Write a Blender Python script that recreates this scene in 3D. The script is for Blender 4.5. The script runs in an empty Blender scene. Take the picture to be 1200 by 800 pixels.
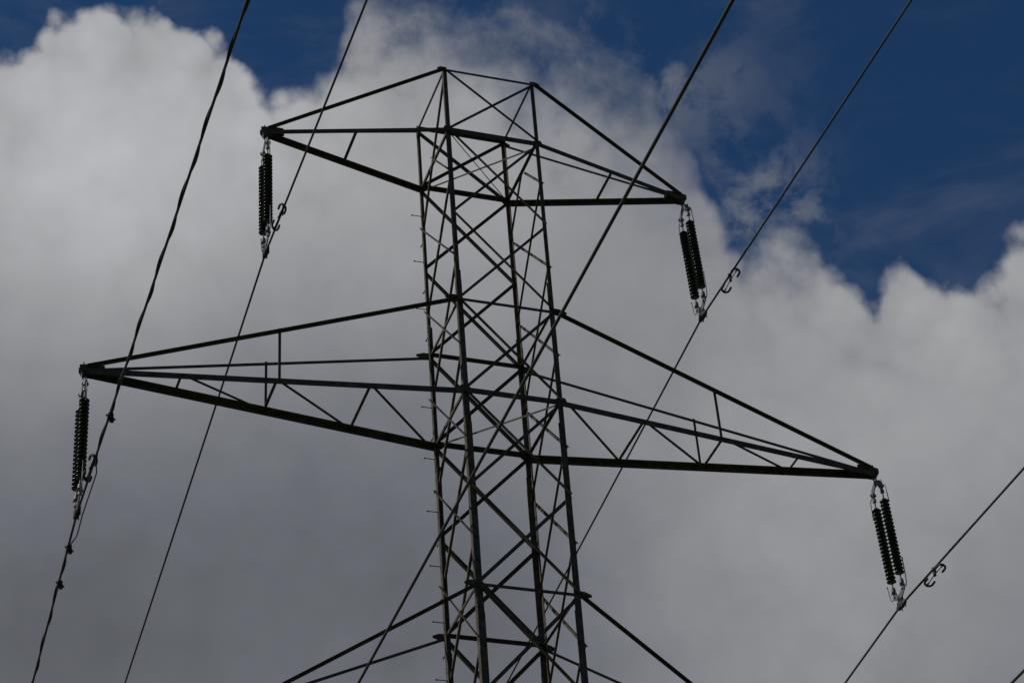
import bpy, bmesh, math, random
from mathutils import Vector, Matrix
random.seed(7)
R = math.radians
S = bpy.context.scene
C = S.collection

# ------------------------------------------------------------------ camera
cam = bpy.data.cameras.new('camera'); co = bpy.data.objects.new('camera', cam); C.objects.link(co)
cr = (0.9488646, -0.3091150, -0.0640614); cu = (-0.1328072, -0.5749770*-1, 0.8073188)
CAM = Vector((-16.7143, -45.6051, 1.6))
AZ, EL, ROLL = 0.3614, 0.6269, -0.0792
fw = Vector((math.sin(AZ)*math.cos(EL), math.cos(AZ)*math.cos(EL), math.sin(EL)))
rt = fw.cross(Vector((0, 0, 1))).normalized(); up = rt.cross(fw)
r2 = rt*math.cos(ROLL)+up*math.sin(ROLL); u2 = -rt*math.sin(ROLL)+up*math.cos(ROLL)
co.matrix_world = Matrix(((r2.x, u2.x, -fw.x, CAM.x), (r2.y, u2.y, -fw.y, CAM.y), (r2.z, u2.z, -fw.z, CAM.z), (0, 0, 0, 1)))
cam.sensor_width = 36; cam.lens = 88.404; cam.clip_start = 0.1; cam.clip_end = 20000
S.camera = co

# ------------------------------------------------------------------ sun, exposure
SUN_AZ, SUN_EL = -76.0, 40.0
sd = Vector((math.sin(R(SUN_AZ))*math.cos(R(SUN_EL)), math.cos(R(SUN_AZ))*math.cos(R(SUN_EL)), math.sin(R(SUN_EL))))
sl = bpy.data.lights.new('sun', 'SUN'); so = bpy.data.objects.new('sun', sl); C.objects.link(so)
sl.energy = 4.6; sl.angle = R(0.6); sl.color = (1.0, .94, .86)
so.rotation_euler = sd.to_track_quat('Z', 'Y').to_euler(); so.location = (-60, 30, 90)
S.view_settings.view_transform = 'Standard'; S.view_settings.look = 'None'
S.view_settings.gamma = 1; S.view_settings.use_curve_mapping = False
EXPO = -1.0
S.view_settings.exposure = EXPO

# ------------------------------------------------------------------ world: Nishita sky with a bank of cumulus
W = bpy.data.worlds.new('World'); S.world = W; W.use_nodes = True
nt = W.node_tree; nt.nodes.clear(); N = nt.nodes.new; L = nt.links.new
out = N('ShaderNodeOutputWorld'); bg = N('ShaderNodeBackground'); L(bg.outputs[0], out.inputs[0])
SKY_STRENGTH = 0.09
bg.inputs['Strength'].default_value = SKY_STRENGTH
sky = N('ShaderNodeTexSky'); sky.sky_type = 'NISHITA'; sky.sun_disc = False
sky.sun_elevation = R(SUN_EL); sky.sun_rotation = R(SUN_AZ)
sky.air_density = 1.0; sky.dust_density = 0.1; sky.ozone_density = 3.5
def m(op, a, b=None, c=None, clamp=False):
    n = N('ShaderNodeMath'); n.operation = op; n.use_clamp = clamp
    for i, v in enumerate((a, b, c)):
        if v is None: continue
        if isinstance(v, (int, float)): n.inputs[i].default_value = v
        else: L(v, n.inputs[i])
    return n.outputs[0]
def sstep(x, a, b):
    n = N('ShaderNodeMapRange'); n.interpolation_type = 'SMOOTHSTEP'; L(x, n.inputs[0])
    for i, v in ((1, a), (2, b)):
        if isinstance(v, (int, float)): n.inputs[i].default_value = v
        else: L(v, n.inputs[i])
    return n.outputs[0]
tc = N('ShaderNodeTexCoord'); D = tc.outputs['Generated']
sp = N('ShaderNodeSeparateXYZ'); L(D, sp.inputs[0])
az = m('MULTIPLY', m('ARCTAN2', sp.outputs[0], sp.outputs[1]), 57.29578)      # compass bearing of the direction, degrees
el = m('MULTIPLY', m('ARCSINE', sp.outputs[2]), 57.29578)                     # elevation, degrees
deep = N('ShaderNodeMix'); deep.data_type = 'RGBA'; L(sstep(el, 6, 30), deep.inputs[0])        # low sky dimmed to weaken fill light on steel, deep clean blue above
deep.inputs[6].default_value = (.27, .27, .25, 1); deep.inputs[7].default_value = (.33, .63, .88, 1)
tint = N('ShaderNodeMix'); tint.data_type = 'RGBA'; tint.blend_type = 'MULTIPLY'; tint.inputs[0].default_value = 1
L(sky.outputs[0], tint.inputs[6]); L(deep.outputs[2], tint.inputs[7])
SKYCOL = tint.outputs[2]
def noise(scale, detail, rough, off=0.0, dist=0.0, vec=None):
    mp = N('ShaderNodeMapping'); L(vec or D, mp.inputs[0]); mp.inputs['Location'].default_value = (off, off*.7, off*1.3)
    n = N('ShaderNodeTexNoise'); n.inputs['Scale'].default_value = scale; n.inputs['Detail'].default_value = detail
    n.inputs['Roughness'].default_value = rough; n.inputs['Distortion'].default_value = dist
    L(mp.outputs[0], n.inputs['Vector'])
    return m('SUBTRACT', n.outputs[0], 0.5), n
def curve(x, x0, x1, y0, y1, pts, vector=False):
    n = N('ShaderNodeFloatCurve'); cm = n.mapping; cv = cm.curves[0]
    t = m('DIVIDE', m('SUBTRACT', x, x0), x1-x0, clamp=True)
    L(t, n.inputs[1])
    P = [((a-x0)/(x1-x0), (b-y0)/(y1-y0)) for a, b in pts]
    cv.points[0].location = P[0]; cv.points[-1].location = P[-1]
    for q in P[1:-1]: cv.points.new(*q)
    for q in cv.points: q.handle_type = 'VECTOR' if vector else 'AUTO_CLAMPED'
    cm.update()
    return m('MULTIPLY_ADD', n.outputs[0], y1-y0, y0)
# the skyline of the cloud bank: elevation of its upper edge along the horizon
EDGE = [(-6, 39), (0, 41), (4, 42.0), (5.9, 42.2), (6.7, 42.4), (7.4, 43.0), (8.6, 43.4), (9.65, 43.54), (10.6, 43.5), (11.2, 43.2), (12.5, 42.7), (13.05, 42.15),
        (13.8, 41.65), (14.4, 41.5), (15.4, 41.8), (16.0, 42.4), (16.5, 43.3), (17.1, 43.6), (18.6, 43.2), (20.4, 42.7), (22.0, 42.2), (23.5, 41.7),
        (24.9, 41.0), (25.9, 40.1), (26.5, 39.1), (26.9, 38.0), (27.3, 37.3), (27.9, 37.15), (28.5, 37.3), (29.2, 37.2), (29.8, 36.6), (30.4, 35.95), (30.8, 35.75), (31.4, 36.5),
        (31.9, 36.55), (32.3, 36.0), (32.95, 35.75), (33.9, 35.75), (34.4, 35.7), (34.75, 36.25), (35.3, 36.45), (37, 36.8), (40, 38), (46, 36)]
edge = curve(az, -6, 46, 30, 46, EDGE)
soft = curve(az, -6, 46, 0, 4, [(-6, .5), (12.8, .36), (14.5, .7), (16, 1.1), (17, 1.5), (19, 2.2), (23, 2.8), (25.3, 2.0), (26.6, 1.0), (27.6, .9), (28.6, 1.6), (29.4, 1.1), (30.2, .55), (33.2, .5), (34.3, .7), (36, .6), (46, 1.2)])
n1, _ = noise(26, 6, .62, 3.1, .3)
n2, _ = noise(70, 5, .6, 8.3, .2)
n3, _ = noise(7, 5, .55, 1.7, .4)
def puff(scale, off):
    mp = N('ShaderNodeMapping'); L(D, mp.inputs[0]); mp.inputs['Location'].default_value = (off, off, off)
    nz = N('ShaderNodeTexNoise'); nz.inputs['Scale'].default_value = scale*.8; nz.inputs['Detail'].default_value = 2; L(mp.outputs[0], nz.inputs['Vector'])
    ad = N('ShaderNodeVectorMath'); ad.operation = 'MULTIPLY_ADD'; L(nz.outputs['Color'], ad.inputs[0]); ad.inputs[1].default_value = (.8/scale,)*3; L(mp.outputs[0], ad.inputs[2])
    v = N('ShaderNodeTexVoronoi'); v.feature = 'F1'; v.inputs['Scale'].default_value = scale; L(ad.outputs[0], v.inputs['Vector'])
    return m('SUBTRACT', .48, v.outputs['Distance'])
p1 = puff(48, .3); p2 = puff(125, .9)
pf = m('ADD', m('MULTIPLY', p1, .9), m('MULTIPLY', p2, .30))
disp = m('ADD', m('MULTIPLY', n1, m('MULTIPLY_ADD', soft, 1.7, .3)), m('MULTIPLY', n2, m('MULTIPLY_ADD', soft, .8, .4)))
disp = m('ADD', disp, pf)
d = m('ADD', m('SUBTRACT', edge, el), disp)
mask = sstep(d, m('MULTIPLY', soft, -.75), m('MULTIPLY', soft, .75))
# away from this bank the sky holds scattered cloud
far = m('MULTIPLY', sstep(az, 50, 38), sstep(az, -14, -4))
scat = sstep(n3, -.02, .14)
mask = m('ADD', m('MULTIPLY', mask, far), m('MULTIPLY', m('MULTIPLY', scat, .55), m('SUBTRACT', 1.0, far)))
# a thin veil across the blue
mp = N('ShaderNodeMapping'); L(D, mp.inputs[0]); mp.inputs['Scale'].default_value = (1, 1, 2.6); mp.inputs['Rotation'].default_value = (0, .5, .4)
nv, _ = noise(13, 6, .6, 5.5, .5, mp.outputs[0])
veil = m('MULTIPLY', sstep(nv, -.08, .34), .17)
mask = m('MAXIMUM', mask, veil)
# brightness of the cloud: grey base below, sunlit shoulders above
lum = .19
def blob(a, e, sa, se, k):
    x = m('DIVIDE', m('SUBTRACT', az, a), sa); y = m('DIVIDE', m('SUBTRACT', el, e), se)
    return m('MULTIPLY', m('POWER', 2.71828, m('MULTIPLY', m('ADD', m('MULTIPLY', x, x), m('MULTIPLY', y, y)), -1)), k)
BLOBS = [(8, 40.5, .199), (14, 40.5, .06), (20, 40.5, .096), (8, 35, .009), (14.5, 35, -.025), (21, 35, .014), (27.5, 35, .023), (34, 35, .111),
         (8, 29.5, -.062), (14.5, 29.5, -.008), (21, 29.5, -.069), (27.5, 29.5, .094), (33.5, 29.5, -.023)]
thin = m('MULTIPLY', m('ADD', blob(26.2, 39.6, 1.9, 1.5, 1.0), blob(22.6, 41.8, 2.2, 1.0, .6)), m('MULTIPLY_ADD', n1, 1.6, .42), clamp=True)   # the bank thins out here
mask = m('MULTIPLY', mask, m('SUBTRACT', 1.0, thin))
mist = m('MULTIPLY', m('ADD', blob(28.3, 38.2, 1.7, 1.3, .55), blob(25.5, 41.2, 3.2, 1.3, .40)), sstep(m('ADD', n1, m('MULTIPLY', n2, .6)), -.09, .16))   # torn wisps off the bank
mask = m('MAXIMUM', mask, mist)
for b in BLOBS: lum = m('ADD', blob(b[0], b[1], 6.0, 4.6, b[2]), lum)
n4, _ = noise(12, 5, .55, 2.2, .3); n5, _ = noise(40, 4, .55, 6.2, .2)
lum = m('MULTIPLY', lum, m('ADD', m('MULTIPLY_ADD', n4, .26, 1.01), m('MULTIPLY_ADD', n5, .15, m('MULTIPLY', pf, .10))))
rim = m('MULTIPLY', sstep(d, 3.0, .2), m('MULTIPLY', pf, .085))                  # sun on the rounded heads along the upper edge
lum = m('ADD', lum, rim)
lum = m('MAXIMUM', lum, .04)
lum = m('MULTIPLY', m('MULTIPLY', lum, 1.035), m('POWER', m('MULTIPLY', lum, 1/.24), .08))
CLOUD = 1.0/(2**EXPO)/SKY_STRENGTH
ramp = N('ShaderNodeMix'); ramp.data_type = 'RGBA'
L(sstep(lum, .12, .34), ramp.inputs[0]); ramp.inputs[6].default_value = (.93, .985, 1.115, 1); ramp.inputs[7].default_value = (.985, .995, 1.035, 1)
vm = N('ShaderNodeVectorMath'); vm.operation = 'SCALE'; L(ramp.outputs[2], vm.inputs[0]); L(m('MULTIPLY', lum, CLOUD), vm.inputs[3])
mix = N('ShaderNodeMix'); mix.data_type = 'RGBA'; L(mask, mix.inputs[0]); L(SKYCOL, mix.inputs[6]); L(vm.outputs[0], mix.inputs[7])
L(mix.outputs[2], bg.inputs['Color'])

# ------------------------------------------------------------------ materials
def mat(name, c1, c2, scale, rough=.6, metal=0.0, streak=None, bump=0.0, spec=.5):
    M = bpy.data.materials.new(name); M.use_nodes = True; t = M.node_tree; b = t.nodes['Principled BSDF']
    tc = t.nodes.new('ShaderNodeTexCoord'); geo = t.nodes.new('ShaderNodeNewGeometry')
    n = t.nodes.new('ShaderNodeTexNoise'); n.inputs['Scale'].default_value = scale; n.inputs['Detail'].default_value = 6; n.inputs['Roughness'].default_value = .65
    t.links.new(geo.outputs['Position'], n.inputs['Vector'])
    r = t.nodes.new('ShaderNodeValToRGB'); r.color_ramp.elements[0].position = .35; r.color_ramp.elements[1].position = .68
    r.color_ramp.elements[0].color = (*c1, 1); r.color_ramp.elements[1].color = (*c2, 1)
    t.links.new(n.outputs[0], r.inputs[0]); col = r.outputs[0]
    if streak:
        mp = t.nodes.new('ShaderNodeMapping'); mp.inputs['Scale'].default_value = (7, 7, .8); t.links.new(geo.outputs['Position'], mp.inputs[0])
        n2 = t.nodes.new('ShaderNodeTexNoise'); n2.inputs['Scale'].default_value = 1.4; n2.inputs['Detail'].default_value = 5; t.links.new(mp.outputs[0], n2.inputs['Vector'])
        r2_ = t.nodes.new('ShaderNodeValToRGB'); r2_.color_ramp.elements[0].position = .56; r2_.color_ramp.elements[1].position = .68
        t.links.new(n2.outputs[0], r2_.inputs[0])
        mx = t.nodes.new('ShaderNodeMix'); mx.data_type = 'RGBA'; t.links.new(r2_.outputs[0], mx.inputs[0]); t.links.new(col, mx.inputs[6]); mx.inputs[7].default_value = (*streak, 1)
        col = mx.outputs[2]
    t.links.new(col, b.inputs['Base Color']); b.inputs['Roughness'].default_value = rough; b.inputs['Metallic'].default_value = metal; b.inputs['Specular IOR Level'].default_value = spec
    if bump:
        bp = t.nodes.new('ShaderNodeBump'); bp.inputs['Strength'].default_value = bump; bp.inputs['Distance'].default_value = .01
        t.links.new(n.outputs[0], bp.inputs['Height']); t.links.new(bp.outputs[0], b.inputs['Normal'])
    return M
STEEL = mat('weathered_steel', (.045, .039, .028), (.135, .118, .088), 6, .65, 0, (.085, .05, .028), .15, .18)
FIT = mat('galvanised_fitting', (.12, .12, .122), (.22, .22, .22), 30, .5, .4)
GLAZE = mat('dark_glazed_porcelain', (.016, .019, .014), (.03, .032, .026), 14, .2)
ALU = mat('weathered_aluminium', (.035, .035, .035), (.06, .06, .058), 40, .6, .3)
SHEATH = mat('black_cable_sheath', (.02, .02, .02), (.035, .035, .035), 30, .5)
IRON = mat('dark_cast_iron', (.03, .03, .031), (.055, .053, .05), 30, .6, .3)
def ground_mat():
    M = mat('meadow_grass', (.035, .055, .018), (.085, .095, .035), .6, .9, 0, None, .4); return M
GRASS = ground_mat()

# ------------------------------------------------------------------ mesh helpers
def finish(name, bm, material, parent=None, smooth=False):
    bmesh.ops.recalc_face_normals(bm, faces=bm.faces)
    me = bpy.data.meshes.new(name); bm.to_mesh(me); bm.free(); me.materials.append(material)
    if smooth:
        for f in me.polygons: f.use_smooth = True
    o = bpy.data.objects.new(name, me); C.objects.link(o)
    if parent is not None: o.parent = parent
    return o
def V(*a): return Vector(a)
def prism(bm, rings):
    vs = [[bm.verts.new(p) for p in r] for r in rings]
    n = len(vs[0])
    for a, b in zip(vs, vs[1:]):
        for i in range(n): bm.faces.new((a[i], a[(i+1) % n], b[(i+1) % n], b[i]))
    bm.faces.new(vs[0][::-1]); bm.faces.new(vs[-1])
def angle(bm, p0, p1, w, t, da, db, w2=None):
    """rolled steel angle from p0 to p1: heel on the line, one flange along da, the other along db"""
    p0, p1 = Vector(p0), Vector(p1); ax = (p1-p0).normalized()
    da = Vector(da); db = Vector(db)
    da = (da-ax*da.dot(ax)).normalized(); db = (db-ax*db.dot(ax)-da*db.dot(da)).normalized()
    w2 = w2 or w
    prof = [(0, 0), (w, 0), (w, t), (t, t), (t, w2), (0, w2)]
    prism(bm, [[p+da*a+db*b for a, b in prof] for p in (p0, p1)])
def plate(bm, c, ex, ey, nrm, poly, t):
    ex = Vector(ex).normalized(); ey = Vector(ey); ey = (ey-ex*ey.dot(ex)).normalized(); n = ex.cross(ey)
    if n.dot(Vector(nrm)) < 0: n = -n
    c = Vector(c)
    prism(bm, [[c+ex*a+ey*b+n*h for a, b in poly] for h in (0, t)])
def box(bm, c, ex, ey, ez, sx, sy, sz):
    ex, ey, ez = (Vector(v).normalized() for v in (ex, ey, ez)); c = Vector(c)
    prism(bm, [[c+ex*a*sx/2+ey*b*sy/2+ez*h*sz/2 for a, b in ((-1, -1), (1, -1), (1, 1), (-1, 1))] for h in (-1, 1)])
def tube(bm, pts, r, n=8, rs=None):
    pts = [Vector(p) for p in pts]; rings = []; prev = None
    for i, p in enumerate(pts):
        t = (pts[min(i+1, len(pts)-1)]-pts[max(i-1, 0)]).normalized()
        if prev is None:
            a = t.orthogonal().normalized()
        else:
            a = (prev-t*prev.dot(t)).normalized()
        prev = a; b = t.cross(a); rr = rs[i] if rs else r
        rings.append([p+(a*math.cos(2*math.pi*k/n)+b*math.sin(2*math.pi*k/n))*rr for k in range(n)])
    prism(bm, rings)
def lathe(bm, prof, n=20, c=(0, 0, 0)):
    c = Vector(c)
    prism(bm, [[c+V(r*math.cos(2*math.pi*k/n), r*math.sin(2*math.pi*k/n), z) for k in range(n)] for r, z in prof])
def hexbolt(bm, p, nrm, r=.016, h=.014):
    nrm = Vector(nrm).normalized(); a = nrm.orthogonal().normalized(); b = nrm.cross(a); p = Vector(p)
    prism(bm, [[p+nrm*z+(a*math.cos(k*math.pi/3)+b*math.sin(k*math.pi/3))*r for k in range(6)] for z in (-.002, h)])
def tag(o, label, cat, group=None, kind=None):
    if label: o['label'] = label
    if cat: o['category'] = cat
    if group: o['group'] = group
    if kind: o['kind'] = kind
def empty(name, loc): 
    o = bpy.data.objects.new(name, None); C.objects.link(o); o.location = loc; o.empty_display_size = .3; return o
def dup(o, parent=None):
    c = o.copy(); C.objects.link(c)
    if parent is not None: c.parent = parent
    for ch in list(o.children): dup(ch, c)
    return c

# ------------------------------------------------------------------ ground
bm = bmesh.new(); n = 48
ring = [0, 4, 10, 20, 40, 80, 160, 320, 700, 1500, 3000, 6000]
vs = [[bm.verts.new((r*math.cos(2*math.pi*k/n), r*math.sin(2*math.pi*k/n), (random.uniform(-.02, .02)*min(r, 60)**.5 if 6 < r < 700 else 0)-.0)) for k in range(n)] for r in ring[1:]]
c0 = bm.verts.new((0, 0, 0))
for k in range(n): bm.faces.new((c0, vs[0][k], vs[0][(k+1) % n]))
for a, b in zip(vs, vs[1:]):
    for k in range(n): bm.faces.new((a[k], b[k], b[(k+1) % n], a[(k+1) % n]))
g = finish('ground', bm, GRASS, None, True); tag(g, None, None, None, 'structure')

# ------------------------------------------------------------------ the pylon
K = 1.2; ZB = 42.287
def zz(u): return ZB+K*u
Z = [zz(1.6422), zz(0), zz(-4.3606), zz(-6.5237), zz(-10.801), zz(-13.0)]      # six rings of the cage
H = 1.2                                                                        # half width of the cage
ZW, ZG, HG = zz(-15.2), 0.0, 3.9                                               # waist, ground
SG = {'a': (-1, -1), 'b': (1, -1), 'c': (-1, 1), 'd': (1, 1)}
def half(z): return H if z >= ZW else H+(HG-H)*(ZW-z)/(ZW-ZG)
def leg(l, z, inset=0.0):
    h = half(z)-inset; return V(SG[l][0]*h, SG[l][1]*h, z)
pyl = empty('pylon', (0, 0, 0))
tag(pyl, 'tall dark steel lattice pylon with tapering crossarms and insulators hung from their tips', 'pylon')

def lw(z): return .098 if z > Z[2]+.05 else (.128 if z > Z[3] else (.155 if z > Z[4] else .165))
legs = {}
for l in 'abcd':
    bm = bmesh.new(); sx, sy = SG[l]
    zs = [Z[0]+.06, Z[2]+.55, Z[3]-.9, Z[4]-.7, ZW, ZW-9, ZW-16, -.4]
    for i, (a, b) in enumerate(zip(zs, zs[1:])):
        w = (.098, .125, .150, .165, .165, .18, .18)[i]
        angle(bm, leg(l, a), leg(l, b), w, .013+.001*i, (-sx, 0, 0), (0, -sy, 0))
        if i:                                                                  # splice covers inside the joint
            q = leg(l, a)+V(-sx*.018, -sy*.018, 0)
            angle(bm, q+V(0, 0, .30), q-V(0, 0, .30), w*.86, .012, (-sx, 0, 0), (0, -sy, 0))
            for k in (-.24, -.14, .14, .24):
                hexbolt(bm, leg(l, a+k)+V(-sx*.06, 0, 0), (0, sy, 0)); hexbolt(bm, leg(l, a+k)+V(0, -sy*.06, 0), (sx, 0, 0))
    box(bm, leg(l, .15)+V(-sx*.0, -sy*.0, 0), (1, 0, 0), (0, 1, 0), (0, 0, 1), .9, .9, .7)
    legs[l] = finish('leg', bm, STEEL, pyl)
# climbing pegs up one leg, turned alternately to the side and to the rear
def peg(direction):
    bm = bmesh.new(); dv = Vector(direction)
    tube(bm, [dv*-.03, dv*.235, dv*.25], .011, 6); tube(bm, [dv*.232, dv*.26], .021, 8); hexbolt(bm, dv*.0, dv, .02, .016)
    return finish('step_bolt', bm, STEEL, legs['c'])
pegs = [peg((-1, 0, 0)), peg((0, 1, 0))]
z = Z[1]-.95; k = 0
first = [True, True]
while z > 16:
    s = k % 2
    o = pegs[s] if first[s] else pegs[s].copy()
    if not first[s]: C.objects.link(o); o.parent = legs['c']
    first[s] = False
    o.location = leg('c', z)+(V(0, -.045, 0) if s == 0 else V(.045, 0, 0)); z -= .73; k += 1

def member(name, p, q, w, da, db, off=V(0, 0, 0), t=.009, parent=None, bolt=None):
    bm = bmesh.new(); p = Vector(p)+off; q = Vector(q)+off
    angle(bm, p, q, w, t, da, db)
    if bolt is not None:
        ax = (q-p).normalized(); dv = Vector(da); dv = (dv-ax*dv.dot(ax)).normalized()
        for e in (p+ax*.10, p+ax*.17, q-ax*.10, q-ax*.17): hexbolt(bm, e+dv*w*.5, bolt, .013, .012)
    return finish(name, bm, STEEL, parent or pyl)

FACES = {'front': ('a', 'b', V(0, -1, 0)), 'back': ('c', 'd', V(0, 1, 0)), 'left': ('a', 'c', V(-1, 0, 0)), 'right': ('b', 'd', V(1, 0, 0))}
# horizontal struts of the six rings
for i, z in enumerate(Z):
    for f, (p, q, n) in FACES.items():
        w = .10 if i in (1, 3) else .078
        if i == 0: w = .065
        if i in (1, 3) and f == 'front': w = .150
        if f in ('left', 'right'): w *= .8 if f == 'left' else .62
        if f == 'back' and i in (0,): w = .075
        member('horizontal_strut', leg(p, z)-n*.030, leg(q, z)-n*.030, w, (0, 0, -1), -n, V(0, 0, w*.45), .010, None, n)
# crossed braces of the front and rear faces
zm1 = (Z[1]+Z[2])/2; zm3 = (Z[3]+Z[4])/2
PAN = [(Z[0], Z[1]), (Z[1], zm1), (zm1, Z[2]), (Z[2], Z[3]), (Z[3], zm3), (zm3, Z[4]), (Z[4], Z[5]), (Z[5], ZW)]
for f in ('front', 'back'):
    p, q, n = FACES[f]
    for i, (zt, zb) in enumerate(PAN):
        w = .068 if i < 3 else .076 if i < 5 else .086
        e = .05
        for k, (u, v) in enumerate(((p, q), (q, p))):
            A, B = leg(u, zt), leg(v, zb)
            ax = (B-A).normalized(); A = A+ax*.04; B = B-ax*.04
            side = V(0, 0, 1) if k == 0 else V(0, 0, -1)
            o = n*.016 if k == 0 else n*-.036
            member('diagonal_brace', A, B, w, side, -n if k else n, o-side*w*.5, .008, None, n if k == 0 else None)
# crossed braces of the two side faces, their nodes half a panel lower
zh = [Z[0], (Z[1]+zm1)/2, (zm1+Z[2])/2, (Z[2]+Z[3])/2, (Z[3]+zm3)/2, (zm3+Z[4])/2, (Z[4]+Z[5])/2, (Z[5]+ZW)/2]
for f in ('left', 'right'):
    p, q, n = FACES[f]
    for i, (zt, zb) in enumerate(zip(zh, zh[1:])):
        w = .052 if i < 3 else .056
        for k, (u, v) in enumerate(((p, q), (q, p))):
            A, B = leg(u, zt), leg(v, zb)
            if i == 0 and not (f == 'left' and k == 0): A = (leg(p, Z[1])+leg(q, Z[1]))/2+V(0, 0, .02)
            side = V(0, 0, 1) if k == 0 else V(0, 0, -1)
            o = n*-.034 if k == 0 else n*.015
            member('diagonal_brace', A, B, w, side, -n if k == 0 else n, o-side*w*.5, .007)
# plan braces
for z, pairs in ((Z[1], (('a', 'd'), ('c', 'b'))), (Z[3], (('c', 'b'), ('a', 'd'))), (Z[5], (('a', 'd'), ('c', 'b')))):
    for k, (u, v) in enumerate(pairs):
        member('plan_brace', leg(u, z, .05), leg(v, z, .05), .05, (1, -1 if k else 1, 0) if k == 0 else (1, 1, 0), (0, 0, -1), V(0, 0, -.02-.062*k), .007)
# lower body, splayed to the ground
zl = [ZW, ZW-5, ZW-10.5, ZW-16.5, .6]
for f, (p, q, n) in FACES.items():
    for i, (zt, zb) in enumerate(zip(zl, zl[1:])):
        for k, (u, v) in enumerate(((p, q), (q, p))):
            side = V(0, 0, 1) if k == 0 else V(0, 0, -1)
            member('diagonal_brace', leg(u, zt), leg(v, zb), .09, side, -n if k else n, n*(.018 if k == 0 else -.04)-side*.045, .009)
        member('horizontal_strut', leg(p, zt), leg(q, zt), .09, (0, 0, -1), -n, n*-.075, .009)
# gusset plates
def gusset(l, z, n, sx, w, h):
    bm = bmesh.new(); out = SG[l][0]
    c = leg(l, z)
    poly = [(-.34*w, -.30*h), (.24*w, -.52*h), (.42*w, -.36*h), (.84*w, -.14*h), (.86*w, .12*h), (.34*w, .44*h), (-.20*w, .46*h), (-.36*w, .2*h)]
    plate(bm, c+Vector(n)*.001, (-out*sx, 0, 0), (0, 0, 1), n, poly, .011)
    for a, b in ((.2, 0), (.48, .1), (.46, -.1), (-.2, .05), (.05, .25), (.05, -.28)):
        hexbolt(bm, c+Vector(n)*.012+V(-out*sx*a*w, 0, b*h), n, .014, .012)
    finish('gusset_plate', bm, STEEL, pyl)
for l in 'abcd':
    n = V(0, SG[l][1], 0)
    for z, w, h in ((Z[0], .18, .16), (Z[1], .22, .20), (Z[2], .36, .22), (Z[3], .27, .26), (Z[4], .31, .21), (Z[5], .28, .26)):
        gusset(l, z-.02, n, -1 if z in (Z[0], Z[2], Z[4]) else 1, w, h)

# crossarms
def crossarm(sg, zt, zb, reach, heavy):
    tip = V(sg*reach, 0, zb)
    near, rear = ('a', 'c') if sg < 0 else ('b', 'd')
    wl = .150 if heavy else .125
    wu = .078 if heavy else .070
    bm = bmesh.new()
    ends = {}
    for l in (near, rear):
        y = SG[l][1]
        A = leg(l, zb); B = tip+V(0, y*.075, 0)
        ends[l] = (A, B)
        angle(bm, A+V(0, y*.02, 0), B, wl, .014, (0, -y, 0), (0, 0, -1))
    arm = finish('crossarm', bm, STEEL, pyl)
    # tip plates holding the hanger
    bm = bmesh.new()
    for y in (-.070, .062):
        poly = [(.12, -.03), (.12, .10), (-.16, .16), (-.44, .15), (-.46, -.09), (-.10, -.16), (.04, -.16)]
        plate(bm, tip+V(0, y, -.01), (sg, 0, 0), (0, 0, 1), (0, 1, 0), poly, .010)
    box(bm, tip+V(sg*-.16, 0, .085), (1, 0, 0), (0, 1, 0), (0, 0, 1), .42, .13, .016)
    tube(bm, [tip+V(0, -.10, -.075), tip+V(0, .10, -.075)], .02, 8)
    tube(bm, [tip+V(sg*.02, .0, .08), tip+V(sg*.02, .0, .21)], .014, 6)
    for x in (-.06, -.18, -.30, -.40):
        for zq in (-.05, .08): hexbolt(bm, tip+V(sg*x, -.072, zq), (0, -1, 0), .015, .014)
    finish('tip_plate', bm, STEEL, arm)
    ties = {}
    for l in (near, rear):
        y = SG[l][1]; bm = bmesh.new(); A = leg(l, zt); B = tip+V(-sg*.05, y*.065, .09)
        ties[l] = (A, B)
        angle(bm, A+V(0, y*.014, -.02), B, wu, .009, (0, y, 0), (0, 0, -1))
        finish('tie_bar', bm, STEEL, arm)
    def bar(P, Q, w, da, db, off):
        bm = bmesh.new(); angle(bm, P+off, Q+off, w, .007, da, db, .022); finish('lattice_bar', bm, STEEL, arm)
    def at(l, t): A, B = ends[l]; return B+(A-B)*t
    def att(l, t): A, B = ties[l]; return B+(A-B)*t
    if heavy:
        for t in (.25, .5, .75):
            bar(at(near, t), at(rear, t), .072 if t > .3 else .062, (1, 0, 0), (0, 0, -1), V(-.03, 0, -.016))
        for t0 in ((.25, .5, .75) if sg < 0 else (.5, .75, .99)):
            t1 = t0+.25 if sg < 0 else t0-.25
            bar(at(near, min(t0, .985)), at(rear, min(t1, .985)), .056, (1, 0, 0), (0, 0, -1), V(-.02, 0, -.032))
    else:
        bar(at(near, .5), at(rear, .5), .078, (1, 0, 0), (0, 0, -1), V(-.03, 0, -.016))
    if heavy:
        for l in (near, rear):
            y = SG[l][1]
            bar(att(l, .506)+V(0, y*.03, .03), at(l, .506)+V(0, y*.03, -.05), .062, (1, 0, 0), (0, -y, 0), V(-.03, 0, 0))
    return tip
TIPS = {}
for nm, zt, zb, rc, hv in (('U', Z[0], Z[1], 4.57*K, False), ('M', Z[2], Z[3], 8.04*K, True), ('L', Z[4], Z[5]-.04, 4.8*K, False)):
    for sg, s in ((-1, 'L'), (1, 'R')):
        TIPS[nm+s] = crossarm(sg, zt, zb, rc, hv)

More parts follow.
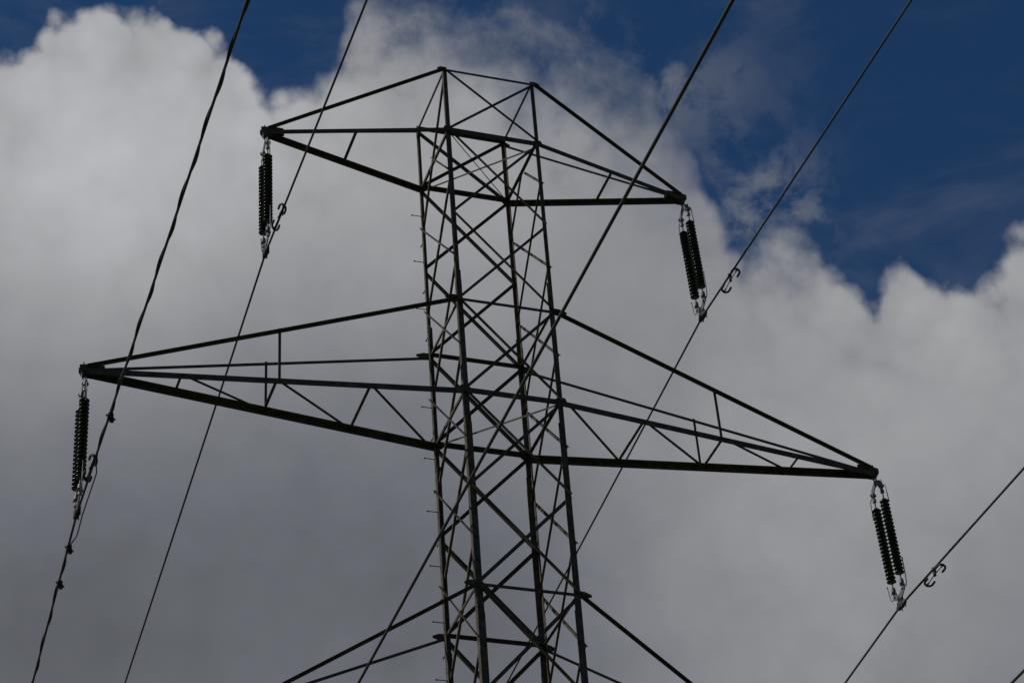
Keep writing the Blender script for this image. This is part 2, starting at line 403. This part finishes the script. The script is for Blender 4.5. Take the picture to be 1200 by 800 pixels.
# ------------------------------------------------------------------ insulator sets (built once, then copied)
LEN = 3.715
def make_set():
    root = empty('insulator_set', (0, 0, 0))
    YS = .225
    bm = bmesh.new()                                                           # shackle and ball link below the arm tip
    tube(bm, [V(-.045, 0, -.02), V(-.05, 0, -.12), V(-.02, 0, -.20), V(.02, 0, -.20), V(.05, 0, -.12), V(.045, 0, -.02)], .018, 8)
    tube(bm, [V(-.075, 0, -.045), V(.075, 0, -.045)], .016, 8); tube(bm, [V(0, -.035, -.19), V(0, -.04, -.27), V(0, .04, -.27), V(0, .035, -.19)], .016, 8)
    finish('shackle', bm, FIT, root, True)
    bm = bmesh.new()                                                           # triangular top yoke
    plate(bm, V(-.012, 0, -.25), (0, 1, 0), (0, 0, 1), (1, 0, 0), [(-.05, .05), (.05, .05), (YS+.06, -.10), (YS+.06, -.20), (YS-.05, -.21), (.06, -.11), (-.06, -.11), (-YS+.05, -.21), (-YS-.06, -.20), (-YS-.06, -.10)], .024)
    for y in (-YS, 0, YS): hexbolt(bm, V(.012, y, -.27 if y == 0 else -.40), (1, 0, 0), .03, .03)
    finish('yoke_plate', bm, FIT, root)
    bm = bmesh.new()                                                           # bottom yoke
    plate(bm, V(-.012, 0, -LEN+.16), (0, 1, 0), (0, 0, 1), (1, 0, 0), [(-.07, -.03), (.07, -.03), (YS+.07, .12), (YS+.06, .21), (YS-.06, .22), (.05, .13), (-.05, .13), (-YS+.06, .22), (-YS-.06, .21), (-YS-.07, .12)], .026)
    for y in (-YS, 0, YS): hexbolt(bm, V(.012, y, -LEN+(.16 if y == 0 else .33)), (1, 0, 0), .03, .03)
    finish('yoke_plate', bm, FIT, root)
    ZT, ZBt, ND = -.86, -2.98, 20
    pitch = (ZT-ZBt)/ND
    for y in (-YS, YS):
        bm = bmesh.new()                                                       # socket links and the string's caps and pins
        lathe(bm, [(.024, -.36), (.03, -.42), (.055, -.44), (.06, -.52), (.034, -.55), (.03, -.58), (.048, -.60), (.05, -.68), (.02, -.70), (.02, ZT+.01), (.045, ZT), (.045, ZBt), (.02, ZBt-.01),
                   (.02, -3.12), (.05, -3.14), (.055, -3.24), (.03, -3.26), (.028, -3.32), (.045, -3.33), (.045, -3.40), (.02, -3.42)], 12, (0, y, 0))
        box(bm, V(0, y, -.48), (1, 0, 0), (0, 1, 0), (0, 0, 1), .15, .045, .05); box(bm, V(0, y, -3.29), (1, 0, 0), (0, 1, 0), (0, 0, 1), .13, .045, .05)
        st = finish('insulator_string', bm, FIT, root)
        proto = None
        for i in range(ND):
            z0 = ZT-pitch*(i+.5)
            if proto is None:
                bm = bmesh.new()
                lathe(bm, [(.046, pitch*.5-.002), (.058, pitch*.42), (.062, pitch*.12), (.108, -pitch*.10), (.118, -pitch*.22), (.114, -pitch*.32), (.078, -pitch*.26), (.07, -pitch*.36), (.052, -pitch*.32), (.046, -pitch*.5+.002)], 18)
                proto = finish('disc', bm, GLAZE, st, True); o = proto
            else:
                o = proto.copy(); C.objects.link(o); o.parent = st
            o.location = (0, y, z0)
        s = 1 if y > 0 else -1
        bm = bmesh.new()                                                       # arcing horn at the top: out, then down past the first discs
        tube(bm, [V(0, y, -.55), V(0, y+s*.07, -.52), V(0, y+s*.15, -.53), V(.0, y+s*.195, -.60), V(0, y+s*.205, -.78), V(0, y+s*.22, -1.04)], .012, 7)
        lathe(bm, [(.004, .02), (.018, .012), (.02, 0), (.018, -.012), (.004, -.02)], 8, (0, y+s*.22, -1.05))
        finish('arcing_horn', bm, FIT, root, True)
        bm = bmesh.new()
        hh = .62 if s < 0 else .34
        tube(bm, [V(0, y, -3.36), V(0, y+s*.08, -3.42), V(0, y+s*.17, -3.40), V(0, y+s*.215, -3.32), V(0, y+s*.235, -3.10), V(0, y+s*.25, -3.42+hh+.1)], .012, 7)
        lathe(bm, [(.004, .02), (.018, .012), (.02, 0), (.018, -.012), (.004, -.02)], 8, (0, y+s*.25, -3.42+hh+.11))
        finish('arcing_horn', bm, FIT, root, True)
    bm = bmesh.new()                                                           # boat-shaped suspension clamp
    prism(bm, [[V(x*w, yy, -LEN+zc+zq*h) for x, zq in ((-1, -.6), (-.6, -1), (.6, -1), (1, -.6), (1, .6), (.6, 1), (-.6, 1), (-1, .6))]
               for yy, w, h, zc in ((-.22, .03, .032, -.012), (-.17, .045, .06, -.01), (-.06, .058, .085, 0), (.06, .058, .085, 0), (.17, .045, .06, -.01), (.22, .03, .032, -.012))])
    box(bm, V(-.052, 0, -LEN+.09), (1, 0, 0), (0, 1, 0), (0, 0, 1), .014, .10, .22); box(bm, V(.052, 0, -LEN+.09), (1, 0, 0), (0, 1, 0), (0, 0, 1), .014, .10, .22)
    tube(bm, [V(-.08, 0, -LEN+.14), V(.08, 0, -LEN+.14)], .018, 8)
    for yy in (-.1, .1): tube(bm, [V(-.05, yy, -LEN-.11), V(-.05, yy, -LEN+.09), V(.05, yy, -LEN+.09), V(.05, yy, -LEN-.11)], .013, 6)
    finish('suspension_clamp', bm, IRON, root)
    return root
SETL = {'UL': 'double string of dark insulator discs hung from the left tip of the topmost crossarm',
        'ML': 'double string of dark insulator discs below the far left tip of the wide crossarm',
        'UR': 'double string of dark insulator discs hung from the right tip of the topmost crossarm',
        'MR': 'double string of dark insulator discs hung from the right tip of the wide middle crossarm',
        'LL': 'double string of dark insulator discs hung from the left tip of the lowest crossarm',
        'LR': 'double string of dark insulator discs hung from the right tip of the lowest crossarm'}
CL = {'UL': V(-5.496, 0, ZB-3.744), 'ML': V(-9.672, 0, ZB-11.568), 'LL': V(-5.76, 0, ZB-19.321),
      'UR': V(5.64, 0, ZB-3.744), 'MR': V(9.78, 0, ZB-11.52), 'LR': V(5.82, 0, ZB-19.321)}
proto_set = make_set()
for i, k in enumerate(SETL):
    o = proto_set if i == 0 else dup(proto_set)
    top = TIPS[k]+V(0, 0, -.055); o.location = top
    dv = CL[k]-top
    o.rotation_euler = (0, math.atan2(-dv.x, -dv.z), 0)
    o.scale = (1, 1, dv.length/LEN)
    tag(o, SETL[k], 'insulator', 'insulator sets hanging from the crossarm tips')

# ------------------------------------------------------------------ conductors
WIRE = {'UL': (-.0090, .025), 'ML': (-.0150, .031), 'LL': (-.026, .030), 'UR': (-.0120, .030), 'MR': (-.027, .031), 'LR': (-.038, .031)}
WL = {'UL': 'thin dark conductor passing under the left tip of the topmost crossarm',
      'ML': 'leftmost dark conductor, a black cable wound round it, passing under the far left crossarm tip',
      'LL': 'thick looking dark wire passing close in front of the pylon body from top to bottom',
      'UR': 'thin dark conductor clamped below the right tip of the topmost crossarm',
      'MR': 'dark conductor clamped below the right tip of the wide middle crossarm',
      'LR': 'dark wire just cutting across the bottom right corner below all others'}
def wpos(k, t):
    """t in metres along the line, negative towards the viewer"""
    s = WIRE[k][0 if t < 0 else 1]; a = abs(t)
    return CL[k]+V(s*a, t, -.05*a+a*a*.05/300)
RAD = .026
wires = {}
for k in WIRE:
    ts = sorted(set([-300+i*4 for i in range(50)]+[-100+i*1.0 for i in range(200)]+[100+i*4 for i in range(51)]))
    bm = bmesh.new(); tube(bm, [wpos(k, t) for t in ts], RAD, 8)
    o = finish('conductor', bm, ALU, None, True); tag(o, WL[k], 'wire', 'conductors carried by the pylon'); wires[k] = o
# tuning-fork dampers, one pair of forks on a short cable below each conductor
def make_damper():
    bm = bmesh.new()
    box(bm, V(0, 0, -.02), (1, 0, 0), (0, 1, 0), (0, 0, 1), .075, .06, .10); box(bm, V(0, 0, -.13), (1, 0, 0), (0, 1, 0), (0, 0, 1), .05, .055, .13)
    tube(bm, [V(0, -.36, -.172), V(0, -.2, -.16), V(0, 0, -.15), V(0, .2, -.16), V(0, .36, -.172)], .011, 7)
    hexbolt(bm, V(.03, 0, -.06), (1, 0, 0), .02, .03)
    for s in (-1, 1):
        pts = [(-.085, .20), (-.088, .30), (-.082, .37), (-.055, .415), (0, .435), (.055, .415), (.082, .37), (.088, .30), (.085, .20)]
        tube(bm, [V(x, s*y, -.175-.04*(x*9)) for x, y in pts], .026, 8, [.025, .029, .026, .027, .033, .027, .026, .029, .025])
        tube(bm, [V(0, s*.33, -.165), V(0, s*.44, -.176)], .019, 8)
    return finish('vibration_damper', bm, IRON, None, True)
dm = make_damper(); firstd = True
for k, tt in (('UL', -1.62), ('ML', -2.15), ('UR', -1.82), ('MR', -1.80), ('LL', -1.75), ('LR', -1.8)):
    o = dm if firstd else dm.copy()
    if not firstd: C.objects.link(o)
    firstd = False
    o.parent = wires[k]; o.location = wpos(k, tt); o.rotation_euler = (-.05, .42 if k in ('UL', 'ML', 'LL') else 0, 0)
# optical cable wound on the left-hand conductor, bypassing its clamp
def fibre():
    bm = bmesh.new(); pitch = 2.1
    def hel(t):
        c = wpos('ML', t); a = 2*math.pi*t/pitch; r = RAD+.009
        return c+V(math.cos(a)*r, 0, math.sin(a)*r)
    A = [hel(-70+i*.1) for i in range(int((70-2.4)/.1))]
    mid = []
    for i in range(0, 36):
        t = -2.3+i*.1; c = wpos('ML', t)
        e = max(0, min(1, (t+2.3)/.6)); e2 = max(0, min(1, (1.25-t)/.5)); k = min(e*e*(3-2*e), e2*e2*(3-2*e2))
        mid.append(c+V(.034+.085*k, 0, -.012-.012*k))
    B = [hel(1.35+i*.1) for i in range(int((95-1.3)/.1))]
    tube(bm, A+mid+B, .0145, 6)
    o = finish('optical_cable', bm, SHEATH, None, True)
    tag(o, 'black cable wound in a spiral round the leftmost conductor and looped past its clamp', 'cable')
    for t in (-4.0, 1.35, 2.75):
        bm = bmesh.new()
        c = wpos('ML', t)
        box(bm, c+V(.02, 0, -.01), (1, 0, 0), (0, 1, 0), (0, 0, 1), .11, .16, .10); tube(bm, [c+V(-.07, -.02, .02), c+V(.13, .02, -.06)], .02, 6)
        box(bm, c+V(.06, .03, -.06), (1, 0, 0), (0, 1, 0), (0, 0, 1), .08, .09, .08)
        finish('cable_clamp', bm, IRON, o)
fibre()
